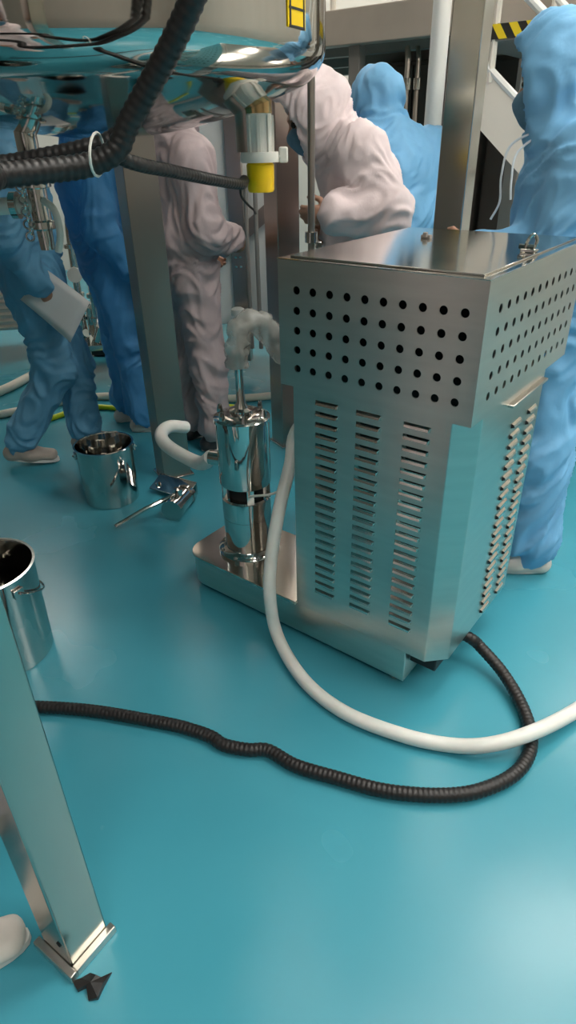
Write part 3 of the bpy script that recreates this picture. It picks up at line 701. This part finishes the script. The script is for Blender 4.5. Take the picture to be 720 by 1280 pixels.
BASE_POSE = dict(pelvis=(0, 0, .94), waist=(0, 0, 1.08), chest=(0, 0, 1.28), neck=(0, -.01, 1.45), head=(0, .025, 1.575),
                 shR=(.175, -.01, 1.385), shL=(-.175, -.01, 1.385), elR=(.235, -.04, 1.12), elL=(-.235, -.04, 1.12), wrR=(.245, .05, .89), wrL=(-.245, .05, .89),
                 hipR=(.09, 0, .89), hipL=(-.09, 0, .89), knR=(.10, .02, .48), knL=(-.10, .02, .48), anR=(.10, -.01, .085), anL=(-.10, -.01, .085),
                 toeR=(.12, 1, 0), toeL=(-.12, 1, 0), look=(0, 1, 0))
def person(loc, rotz, label, suit, shoe, pose, skin_vox=0.0075, suit_vox=0.0095, hood=True, mask=False, seed=0, curl=0.6, baggy=1.0, hands=None, extra=None, group='people in coveralls', cuff_bare=0.0):
    J = dict(BASE_POSE); J.update(pose); J = {k: np.array(v, float) for k, v in J.items()}
    e = empty('person', loc, rotz, label, 'person', group)
    side = unit(J['shR'] - J['shL']); B = baggy
    look = unit(J['look']); hs = unit(np.cross(look, (0, 0, 1))); hu = np.cross(hs, look)
    HR = Matrix(((hs[0], look[0], hu[0]), (hs[1], look[1], hu[1]), (hs[2], look[2], hu[2])))
    allp = np.array([v for k, v in J.items() if k not in ('toeR', 'toeL', 'look')])
    lo = allp.min(0) - 0.30; hi = allp.max(0) + 0.30; lo[2] = -0.03
    # --- skin body: one continuous mesh, head with face, hands with five fingers
    fd = Field(lo, hi, skin_vox)
    fd.cone(J['pelvis'], J['waist'], .095, .085, .03, (side, 1.35)); fd.cone(J['waist'], J['chest'], .085, .10, .04, (side, 1.4))
    fd.cone(J['chest'], J['neck'], .095, .05, .04, (side, 1.3)); fd.cone(J['neck'], J['head'], .052, .055, .02)
    for S in 'RL':
        fd.cone(J['chest'] + (J['sh' + S] - J['chest']) * .6, J['sh' + S], .055, .05, .03)
        fd.cone(J['sh' + S], J['el' + S], .048, .036, .02); fd.cone(J['el' + S], J['wr' + S], .036, .024, .015)
        fd.cone(J['pelvis'] * .3 + J['hip' + S] * .7, J['kn' + S], .078, .05, .03); fd.cone(J['kn' + S], J['an' + S], .05, .034, .02)
        tv = unit(J['toe' + S]); fd.cone(J['an' + S], J['an' + S] + tv * .11 - np.array((0, 0, .048)), .030, .016, .02)
        d = unit(J['wr' + S] - J['el' + S]); inward = -side if S == 'R' else side
        hp = (hands or {}).get(S, {})
        hand(fd, J['wr' + S], hp.get('d', d), hp.get('pn', inward), hp.get('side', (0, 1, 0)), hp.get('curl', curl))
    H_ = J['head']; hp_ = lambda x, y, z: H_ + hs * x + look * y + hu * z
    fd.ell(hp_(0, -.01, .02), (.074, .094, .105), .02, rot=HR); fd.ell(hp_(0, .03, -.05), (.055, .062, .062), .025, rot=HR)
    fd.cone(hp_(0, .086, .012), hp_(0, .108, -.022), .009, .015, .012)                      # nose
    fd.ell(hp_(0, .085, -.058), (.026, .012, .010), .01, rot=HR); fd.ell(hp_(0, .072, -.095), (.024, .022, .018), .02, rot=HR)   # mouth, chin
    fd.ell(hp_(0, .082, .034), (.05, .014, .010), .012, rot=HR)                             # brow
    for sg in (-1, 1):
        fd.ell(hp_(.076 * sg, -.005, -.005), (.012, .022, .034), .006, rot=HR)
        fd.ell(hp_(.031 * sg, .096, .012), (.014, .010, .009), .004, cut=True, rot=HR)
    body = field_obj(fd, 'body', 'skin', e)
    for sg in (-1, 1):
        G().sphere(hp_(.031 * sg, .080, .012), .0115, 12, 8).obj('eye', 'eye', body)
    # --- coverall
    fc_ = Field(lo, hi, suit_vox)
    fc_.cone(J['pelvis'] - np.array((0, 0, .03)), J['waist'], .140 * B, .138 * B, .06, (side, 1.26)); fc_.cone(J['waist'], J['chest'], .138 * B, .138 * B, .08, (side, 1.30))
    fc_.cone(J['chest'], J['neck'], .130 * B, .095, .08, (side, 1.25))
    for S in 'RL':
        sh, el, wr, hip, kn, an = (J[x + S] for x in ('sh', 'el', 'wr', 'hip', 'kn', 'an'))
        fc_.cone(J['neck'] - np.array((0, 0, .01)), sh, .075, .074, .07); fc_.cone(J['chest'] * .5 + sh * .5, sh, .085, .078, .08)
        fc_.cone(sh, el, .080 * B, .072 * B, .06); fc_.cone(el, el + (wr - el) * .8, .072 * B, .064 * B, .035)
        fc_.cone(el + (wr - el) * .78, el + (wr - el) * (.97 - cuff_bare), .056 * B, .036, .02)
        fc_.cone(hip + np.array((0, 0, .03)), kn, .114 * B, .092 * B, .05); fc_.cone(kn, kn + (an - kn) * .86, .092 * B, .084 * B, .04)
        fc_.cone(kn + (an - kn) * .84, kn + (an - kn) * .99, .078 * B, .058, .02)
    if hood:
        fc_.cone(J['neck'], J['head'] - hu * .04, .108, .106, .05)
        fc_.ell(hp_(0, -.018, .028), (.112, .132, .140), .04, rot=HR); fc_.cone(hp_(0, .02, .135), hp_(0, .085, .118), .03, .022, .05)
        fc_.cone(hp_(0, -.04, .09), hp_(0, -.10, .03), .05, .06, .05)
        fc_.ell(hp_(0, .13, -.005), (.082, .15, .118), .01, cut=True, rot=HR)
        fc_.ell(hp_(0, -.012, .012), (.086, .108, .117), .01, cut=True, rot=HR)
    if extra: extra(fc_, J)
    joints = [J[x] for x in ('elR', 'elL', 'knR', 'knL', 'waist', 'anR', 'anL', 'hipR', 'hipL', 'wrR', 'wrL', 'neck')]
    def disp(V):
        d = np.empty(len(V), np.float32); off = Vector((seed * 3.1, seed * 1.7, seed * 5.3))
        JJ = np.array(joints); near = np.exp(-((V[:, None, :] - JJ[None]) ** 2).sum(2) / (2 * .13 ** 2)).max(1)
        for i, p in enumerate(V):
            q = Vector((float(p[0]), float(p[1]), float(p[2])))
            w = noise.noise(q * 3.2 + off)
            tl = w * 2.6
            a = noise.noise(Vector((q.x * 5 + tl, q.y * 5 - tl, q.z * 12 + tl * 2.0)) + off)
            b = noise.noise(Vector((q.x * 11 - tl, q.y * 11, q.z * 6 + tl * 3)) - off)
            c3 = noise.noise(q * 24 + off)
            f = (1 - abs(a) * 3.0); f2 = (1 - abs(b) * 3.0)
            d[i] = .010 * w + (.004 + .011 * near[i]) * f + (.005 + .003 * near[i]) * f2 + .0015 * c3 - .004
        return d
    suit_o = field_obj(fc_, 'coverall', suit, e, 2, disp)
    # --- shoes
    for S in 'RL':
        an = J['an' + S]; tv = unit(J['toe' + S]); lo_s = np.minimum(an, an + tv * .24) - .14; hi_s = np.maximum(an, an + tv * .24) + .14
        fs_ = Field(lo_s, hi_s, .006); up = np.array((0, 0, 1.)); sd = unit(np.cross(tv, up))
        base = an - up * .05
        fs_.cone(base - tv * .045, base + tv * .06, .042, .040, .02, (sd, 1.05)); fs_.cone(base + tv * .05, base + tv * .155, .036, .030, .03, (sd, 1.45)); fs_.cone(an, an + up * .03 - tv * .01, .048, .046, .03)
        sh_o = field_obj(fs_, 'shoe', shoe, e, 1)
        gs = G(); po = []
        for k_ in range(24):
            a = 2 * PI * k_ / 24; ca, sa = math.cos(a), math.sin(a)
            wv = .043 + .006 * ca; po.append(base + tv * (.055 + .135 * ca) + sd * wv * sa)
        top = [p - up * .012 for p in po]; bot = [p - up * .034 for p in po]
        gs.add(top + bot, [tuple(range(24)), tuple(reversed(range(24, 48)))] + [(k_, k_ + 24, (k_ + 1) % 24 + 24, (k_ + 1) % 24) for k_ in range(24)])
        gs.obj('sole', 'sole', sh_o, bevel=.003)
    if mask:
        fm = Field(H_ - .16, H_ + .16, .006)
        fm.ell(hp_(0, .038, -.055), (.062, .076, .066), .01, rot=HR); fm.ell(hp_(0, .07, -.03), (.035, .055, .035), .02, rot=HR)
        fm.ell(hp_(0, -.06, -.03), (.1, .10, .12), .01, cut=True, rot=HR)
        field_obj(fm, 'face_mask', 'mask', e, 1)
    return e, J

def face(dx, dy): return math.atan2(-dx, dy)          # rotation so that local +Y looks along (dx, dy)

# figure at the right edge: looks towards the machine, nearer leg beside the cabinet
p6, J6 = person((0.905, 2.16, 0), face(-1, 0.30), 'person in a sky blue hooded coverall close behind the machine, seen in profile', 'blue_cloth', 'shoe_white',
       dict(head=(0, .105, 1.575), neck=(0, .04, 1.44), elL=(-.20, .03, 1.13), wrL=(-.05, .30, 1.12), elR=(.19, -.02, 1.10), wrR=(.17, .11, .93),
            knL=(-.14, -.02, .48), anL=(-.165, -.06, .085), knR=(.11, .05, .48), anR=(.12, .06, .085), look=(.22, .95, -.18)), mask=True, seed=6, baggy=1.18)
# hood cords
def local_cord(parent, pts, r=0.0035): G().tube(spline(pts, 0.01), r, 6).obj('drawstring', 'cord', parent)
local_cord(p6, [(-.055, .135, 1.46), (-.065, .21, 1.42), (-.07, .225, 1.34), (-.065, .22, 1.27), (-.062, .24, 1.22)])
local_cord(p6, [(-.06, .13, 1.45), (-.09, .19, 1.40), (-.11, .195, 1.33), (-.12, .19, 1.28)])

# pink figure behind the hood
p4, J4 = person((0.375, 2.99, 0), face(-1, 0.05), 'person in a pale pink coverall leaning forward with one arm bent', 'pink_cloth', 'shoe_white',
       dict(waist=(0, .0, 1.07), chest=(0, .04, 1.27), neck=(-.02, .15, 1.435), head=(-.05, .24, 1.52), shR=(.17, .05, 1.40), shL=(-.17, .05, 1.40),
            elL=(-.27, -.055, 1.195), wrL=(-.25, .16, 1.19), elR=(.20, .08, 1.10), wrR=(.10, .18, 1.10), look=(-.1, .9, -.42)), mask=True, seed=4, baggy=1.16,
       extra=lambda f_, J_: f_.cone(J_['elL'], J_['elL'] + (J_['wrL'] - J_['elL']) * .85, .092, .075, .02))
# blue figure behind, turned away
p5, J5 = person((0.60, 3.62, 0), face(-.35, 1), 'person in a light blue hooded coverall turned away behind the pink figure', 'blue_cloth', 'shoe_white',
       dict(chest=(0, .03, 1.30), neck=(-.03, .09, 1.46), head=(-.07, .15, 1.585), shR=(.195, .0, 1.385), shL=(-.19, .03, 1.39), look=(-.35, .9, -.3)), seed=5, baggy=1.16)
# pink figure with shade in its cloth colour, from the back between the posts
p3, J3 = person((-0.475, 3.25, 0), face(1, .75), 'person in a pink coverall with shade in its colour, seen from behind between the two brown-grey posts', 'pink_shade_cloth', 'shoe_dark',
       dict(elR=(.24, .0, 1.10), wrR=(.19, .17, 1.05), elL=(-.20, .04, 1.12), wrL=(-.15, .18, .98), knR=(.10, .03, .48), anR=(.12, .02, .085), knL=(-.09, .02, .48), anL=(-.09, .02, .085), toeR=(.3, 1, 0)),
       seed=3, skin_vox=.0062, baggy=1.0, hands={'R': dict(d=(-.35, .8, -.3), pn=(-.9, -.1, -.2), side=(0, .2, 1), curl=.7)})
# walking figure with a sheet of paper
p1, J1 = person((-1.175, 3.13, 0), face(1, .18), 'person in a steel blue coverall walking with a sheet of white paper in hand', 'blue_teal', 'shoe_tan',
       dict(knR=(.08, .03, .49), anR=(.07, -.23, .115), toeR=(.05, 1, -.12), knL=(-.09, .10, .49), anL=(-.09, .09, .085), elR=(.23, -.02, 1.12), wrR=(.22, .085, .90),
            elL=(-.20, -.03, 1.12), wrL=(-.17, .0, .88)), seed=1, skin_vox=.0062, baggy=1.0, hands={'R': dict(d=(0, .15, -1), pn=(-1, .1, 0), side=(0, 1, .4), curl=.75)})
# blue figure behind, hidden in part by the wide post
p2, J2 = person((-0.91, 3.52, 0), face(1, .35), 'person in a bright blue coverall half hidden by the wide post', 'blue_dark', 'shoe_white',
       dict(chest=(0, -.03, 1.28), elR=(.25, -.03, 1.10), wrR=(.22, .12, .88), anR=(.10, .06, .085), knR=(.10, .06, .48)), seed=2, skin_vox=.0062, baggy=1.03)
# person standing out of view, of whom only the shoe toe shows
p7, J7 = person((-0.795, 0.635, 0), face(1, .42), 'person at the frame edge of whom only a white shoe toe shows', 'pink_cloth', 'shoe_white',
       dict(anR=(.02, .05, .085), knR=(.06, .03, .48), anL=(-.19, -.02, .085), toeR=(.02, 1, 0)), seed=8, skin_vox=.009, suit_vox=.012, mask=True)

# sheet of paper in the walking figure's hand
hw = p1.matrix_basis @ Vector(J1['wrR']) + Vector((0.02, 0.0, -0.085))
pa = [at(60, 338, y=2.93), at(112, 378, y=2.90), at(88, 428, y=2.89), at(26, 374, y=2.92)]
gp = G(); npn = 6
for i in range(npn + 1):
    for j in range(npn + 1):
        a = pa[0].lerp(pa[1], i / npn); b = pa[3].lerp(pa[2], i / npn); p = a.lerp(b, j / npn)
        gp.v.append(tuple(p + Vector((0, 0.008 * math.sin(2.2 * i / npn) - 0.006 * j / npn, 0))))
gp.f = [(i * (npn + 1) + j, (i + 1) * (npn + 1) + j, (i + 1) * (npn + 1) + j + 1, i * (npn + 1) + j + 1) for i in range(npn) for j in range(npn)]; gp.mi = [0] * len(gp.f)
po = tag(gp.obj('paper_sheet', 'paper'), 'white sheet of paper held by the walking figure', 'paper')
sm = po.modifiers.new('thickness', 'SOLIDIFY'); sm.thickness = 0.0012

# ================================================================== MEZZANINE, STAIRS AND BACKGROUND
MY = -0.62
mc, ms = math.cos(MY), math.sin(MY)
MZO = Vector((0.90, 4.60, 0))                       # a point on the platform edge; +x runs along the edge towards the stairs
mez = empty('mezzanine_platform', MZO, MY, 'beige steel platform overhead behind the pink and blue figures', 'platform')
G().bb(-2.2, 0.90, 0.0, 0.10, 1.955, 2.14).obj('edge_beam', 'beige_beam', mez, bevel=0.006)
G().bb(-2.2, 0.90, 0.10, 2.6, 2.06, 2.14).obj('deck', 'beige_beam', mez, bevel=0.004)
for k, yy in enumerate((0.7, 1.4, 2.1)):
    G().bb(-2.2, 0.62, yy, yy + 0.08, 1.97, 2.06).obj('joist', 'grey_paint', mez, bevel=0.003)
for xx in (-2.1, -0.55, 0.56):
    for yy in (0.05, 2.4): G().bb(xx - 0.04, xx + 0.04, yy - 0.04 + 0.06, yy + 0.04 + 0.06, 0, 2.0).obj('column', 'grey_paint', mez, bevel=0.004)
for xx in (-2.1, -1.4, -0.7, 0.0, 0.6):
    G().tube([(xx, 0.05, 2.14), (xx, 0.05, 3.1)], 0.02, 10).obj('rail_post', 'cream_paint', mez)
for zz_ in (2.6, 3.1): G().tube([(-2.2, 0.05, zz_), (0.62, 0.05, zz_)], 0.02, 10).obj('guard_rail', 'cream_paint', mez)
# stairs descending along the edge direction, from a small landing
st = empty('staircase', MZO, MY, 'cream painted steel staircase descending behind the blue figure at the machine', 'stairs')
SLOPE = -0.83
def top_z(x): return 1.735 + SLOPE * (x - 0.68)
G().bb(0.58, 0.90, -0.92, -0.01, 1.80, 1.865).obj('landing', 'grey_paint', st, bevel=0.003)
hzd = G().bb(0.58, 0.90, -0.925, -0.92, 1.808, 1.862).obj('hazard_tape', 'hazard', st, smooth=False)
hzd['label'] = 'black and yellow hazard tape'
def stringer(y0, y1):
    x0, x1 = 0.60, 2.70; dz = 0.245
    pr = [(x0, 1.80), (x1, top_z(x1)), (x1, 0.0), (x1 - 0.27, 0.0), (x0, top_z(x0) - dz)]
    n_ = len(pr)
    vs = [(a, y0, b) for a, b in pr] + [(a, y1, b) for a, b in pr]
    return G().add(vs, [tuple(range(n_)), tuple(reversed(range(n_, 2 * n_)))] + [(i, i + n_, (i + 1) % n_ + n_, (i + 1) % n_) for i in range(n_)])
for y0 in (-0.915, -0.10):
    stringer(y0, y0 + 0.015).obj('stringer', 'cream_paint', st, smooth=False)
    G().tube([(0.60, y0 + 0.007, top_z(0.60) - 0.005), (2.70, y0 + 0.007, top_z(2.70) - 0.005)], 0.016, 8).obj('stringer_lip', 'white_paint', st)
for k in range(8):
    xk = 0.90 + 0.225 * k; zk = top_z(xk) - 0.06
    if zk > 0.05: G().bb(xk, xk + 0.24, -0.90, -0.10, zk - 0.025, zk).obj('tread', 'grey_paint', st, bevel=0.003)
for yy in (-0.907, -0.092):
    for h in (0.345, 0.75):
        G().tube([(0.66, yy, top_z(0.66) + h), (2.6, yy, top_z(2.6) + h)], 0.019, 10).obj('handrail', 'white_paint', st)
    for k in range(5):
        xk = 0.72 + 0.45 * k; zk = top_z(xk)
        G().tube([(xk, yy, zk - 0.05), (xk, yy, zk + 0.75)], 0.016, 8).obj('rail_post', 'cream_paint', st)

# white column
wc = at(547, 80, y=4.15)
cw = empty('white_column', (wc.x, wc.y, 0), 0, 'slim white round column beside the tall polished post', 'column')
G().tube([(0, 0, 0.02), (0, 0, CEIL)], 0.048, 24).obj('shaft', 'white_paint', cw)
G().lathe([(0, 0), (0.08, 0), (0.08, 0.02), (0, 0.02)], seg=24).obj('base_ring', 'white_paint', cw)
# dark cabinets under the platform
def cabinet(x0, x1, y0, y1, z1, label, m='brown_panel', ndoor=2):
    w = x1 - x0
    e = empty('control_cabinet', MZO + Vector((mc * (x0 + w / 2) - ms * y0, ms * (x0 + w / 2) + mc * y0, 0)), MY, label, 'cabinet', 'dark cabinets under the platform')
    G().bb(-w / 2, w / 2, 0, y1 - y0, 0, z1).obj('body', m, e, bevel=0.004)
    for k in range(ndoor):
        a = -w / 2 + 0.015 + k * (w - 0.02) / ndoor; b = a + (w - 0.02) / ndoor - 0.012
        dr = G().bb(a, b, -0.018, 0, 0.08, z1 - 0.03).obj('door', m, e, bevel=0.003)
        G().bb(b - 0.05, b - 0.03, -0.035, -0.018, z1 * 0.5, z1 * 0.5 + 0.14).obj('handle', 'grey_paint', dr, bevel=0.003)
cabinet(-1.05, -0.02, 0.95, 1.5, 1.93, 'dark brown cabinet under the beige platform behind the two hooded figures')
cabinet(0.02, 1.3, 1.1, 1.6, 1.93, 'dark brown cabinet seen in the gap under the staircase')
G_under = G()
# pipes in front of the dark cabinet
for k, (px, pw) in enumerate(((508, 0.018), (521, 0.014))):
    w_ = at(px, 110, y=4.75)
    e = empty('conduit_pipe', (w_.x, w_.y, 0), 0, ['grey vertical pipe before the dark cabinet, the thicker of two', 'grey vertical pipe before the dark cabinet, the thinner of two'][k], 'pipe', 'pipes before the cabinet')
    G().tube([(0, 0, 0), (0, 0, 1.86), (0.0, 0.05, 1.92)], pw, 12).obj('pipe', 'post', e)
    G().lathe([(pw, 1.70), (pw + 0.008, 1.70), (pw + 0.008, 1.76), (pw, 1.76)], seg=14, close=True).obj('coupling', 'mirror', e)

# white machine frame between the posts
wm = empty('white_panel_machine', (at(300, 300, y=4.45).x, 4.45, 0), R(-8), 'white panelled machine with steel uprights behind the shaded pink figure', 'machine')
def wx(px): return at(px, 320, y=4.45).x - at(300, 300, y=4.45).x
G().bb(wx(200), wx(292), 0.0, 0.5, 0.35, 1.75).obj('door_panel', 'white_paint', wm, bevel=0.004)
G().bb(wx(306), wx(345), 0.02, 0.5, 0.35, 1.75).obj('side_panel', 'white_paint', wm, bevel=0.004)
G().bb(wx(290), wx(308), -0.03, 0.06, 0.1, 1.8).obj('upright', 'post', wm, bevel=0.003)
G().bb(wx(200), wx(214), -0.03, 0.06, 0.1, 1.8).obj('upright', 'post', wm, bevel=0.003)
G().bb(wx(345), wx(352), -0.03, 0.06, 0.1, 1.8).obj('upright', 'post', wm, bevel=0.003)
a_ = Vector((wx(268), -0.05, at(268, 326, y=4.4).z)); b_ = Vector((wx(340), -0.05, at(340, 262, y=4.4).z))
dd = b_ - a_
G().box((a_ + b_) / 2, (dd.length, 0.02, 0.085), Matrix.Rotation(-math.atan2(dd.z, dd.x), 3, 'Y')).obj('diagonal_brace', 'post', wm, bevel=0.003)
for px, z0, z1 in ((312, 0.2, 1.2), (324, 0.2, 1.45)):
    G().tube(spline([(wx(px) + 0.05, -0.02, z1 + 0.06), (wx(px) + 0.01, -0.06, z1), (wx(px), -0.06, (z0 + z1) / 2), (wx(px), -0.06, z0)], 0.03), 0.014, 10).obj('pipe', 'grey_paint', wm)
for k in range(4):
    G().box((wx(296 + 6 * (k % 2)), -0.034, at(297, 322 + 12 * (k // 2), y=4.4).z), (0.018, 0.01, 0.014)).obj('bolt', 'mirror', wm, bevel=0.002)
G().lathe([(0.03, 0), (0.045, 0.01), (0.045, 0.05), (0.03, 0.06), (0, 0.06)], (wx(297), -0.10, at(297, 396, y=4.35).z), seg=16).obj('cap', 'white_plastic', wm)
for xx in (wx(207), wx(348)): G().lathe([(0.0, 0), (0.04, 0), (0.04, 0.02), (0.015, 0.03), (0.015, 0.11)], (xx, 0.02, 0), seg=14).obj('foot', 'mirror', wm)

# louvred white unit at far left
ac = empty('louvred_unit', (at(-30, 400, y=4.9).x, 4.9, 0), R(8), 'white louvred air unit at the far edge behind the walking figure', 'air unit')
zt_, zb_ = at(10, 300, y=4.9).z, at(10, 415, y=4.9).z
G().bb(-0.42, 0.42, 0.02, 0.5, zb_, zt_ + 0.28).obj('casing', 'white_paint', ac, bevel=0.01)
ns = 14
for k in range(ns):
    z = zb_ + 0.03 + (zt_ - zb_ - 0.04) * k / (ns - 1)
    G().box((0, 0.008, z), (0.78, 0.03, 0.012), Matrix.Rotation(R(28), 3, 'X')).obj('slat', 'cream_paint', ac)
for xx in (-0.36, 0.36):
    for yy in (0.06, 0.44): G().bb(xx - 0.02, xx + 0.02, yy - 0.02, yy + 0.02, 0, zb_).obj('leg', 'post', ac, bevel=0.003)

# shining pump trolley between the blue figures
tr_w = at(118, 400, y=4.6)
tr = empty('pump_trolley', (tr_w.x, 4.6, 0), R(15), 'cluttered shiny steel pump trolley with pipes and clamps between two blue figures', 'trolley')
G().bb(-0.26, 0.26, -0.2, 0.25, 0.20, 0.24).obj('deck', 'mirror', tr, bevel=0.004)
for xx in (-0.22, 0.22):
    for yy in (-0.16, 0.2):
        cs = G().tube([(xx, yy, 0.20), (xx, yy, 0.11)], 0.014, 10).obj('caster_fork', 'mirror', tr)
        G().lathe([(0.0, -0.016), (0.052, -0.016), (0.056, -0.008), (0.056, 0.008), (0.052, 0.016), (0.0, 0.016)], (xx, yy, 0.056), 'x', 20).obj('wheel', 'black_rubber', cs)
G().lathe([(0.0, 0.24), (0.09, 0.24), (0.11, 0.28), (0.11, 0.46), (0.06, 0.50), (0.06, 0.54), (0.0, 0.54)], (0.06, 0.02, 0), seg=24).obj('pump_head', 'mirror', tr)
for k, (xx, yy, h) in enumerate(((-0.18, -0.1, 1.30), (-0.08, 0.1, 1.1), (0.02, -0.12, 0.95), (0.14, 0.06, 1.25))):
    pi_ = G().tube(spline([(xx, yy, 0.24), (xx, yy, h * 0.5), (xx + 0.02, yy, h - 0.08), (xx + 0.08, yy, h), (xx + 0.16, yy, h)], 0.03), 0.025, 14).obj('pipe', 'mirror', tr)
    for z in (0.34, 0.5, 0.66, 0.82):
        if z < h - 0.1: G().lathe([(0.025, -0.012), (0.042, -0.012), (0.042, 0.012), (0.025, 0.012)], (xx, yy, z + 0.03 * k), seg=18, close=True).obj('pipe_clamp', 'mirror', pi_)
    G().lathe([(0.0, 0.0), (0.05, 0.0), (0.05, 0.02), (0.0, 0.02)], (xx, yy - 0.06, 0.60 + 0.07 * k), 'y', 20).obj('gauge', 'white_plastic', pi_)
for k in range(5):
    G().tube([(-0.2 + 0.1 * k, -0.18, 0.27 + 0.03 * (k % 2)), (-0.16 + 0.1 * k, -0.24, 0.30 + 0.04 * (k % 3))], 0.028, 14).obj('ferrule', 'mirror', tr)
# small box with caster near the trolley
sb = empty('tool_box', at(132, 446, z=0), R(-10), 'small pale box with a dark front lying by the pump trolley', 'box')
G().bb(-0.12, 0.12, 0.0, 0.2, 0.012, 0.09).obj('body', 'white_paint', sb, bevel=0.006)
G().bb(-0.11, 0.11, -0.006, 0.0, 0.012, 0.06).obj('dark_front', 'black_rubber', sb, bevel=0.002)
for xx in (-0.09, 0.09): G().bb(xx - 0.015, xx + 0.015, 0.02, 0.18, 0, 0.012).obj('runner', 'black_rubber', sb)

# hoses on the far floor
hose('drain_hose', [at(-60, 508, z=.03), at(0, 489, z=.03), at(45, 466, z=.03), at(75, 448, z=.03), at(110, 436, z=.03)], 0.03, 'hose_tan', 'thick cream hose slanting across the floor beyond the walking figure', seg=12)
hose('drain_hose', [at(-60, 530, z=.025), at(0, 518, z=.025), at(50, 508, z=.025), at(105, 497, z=.025), at(160, 495, z=.025), at(220, 497, z=.025), at(290, 498, z=.025), at(345, 494, z=.025), at(400, 486, z=.025)], 0.024, 'hose_tan', 'slim cream hose running across the floor beside the lime yellow one', seg=12)
hose('air_hose', [at(60, 524, z=.018), at(110, 509, z=.018), at(160, 511, z=.018), at(220, 510, z=.018), at(285, 508, z=.018), at(330, 520, z=.018)], 0.016, 'hose_yellow', 'lime yellow hose on the floor behind the legs', seg=10)
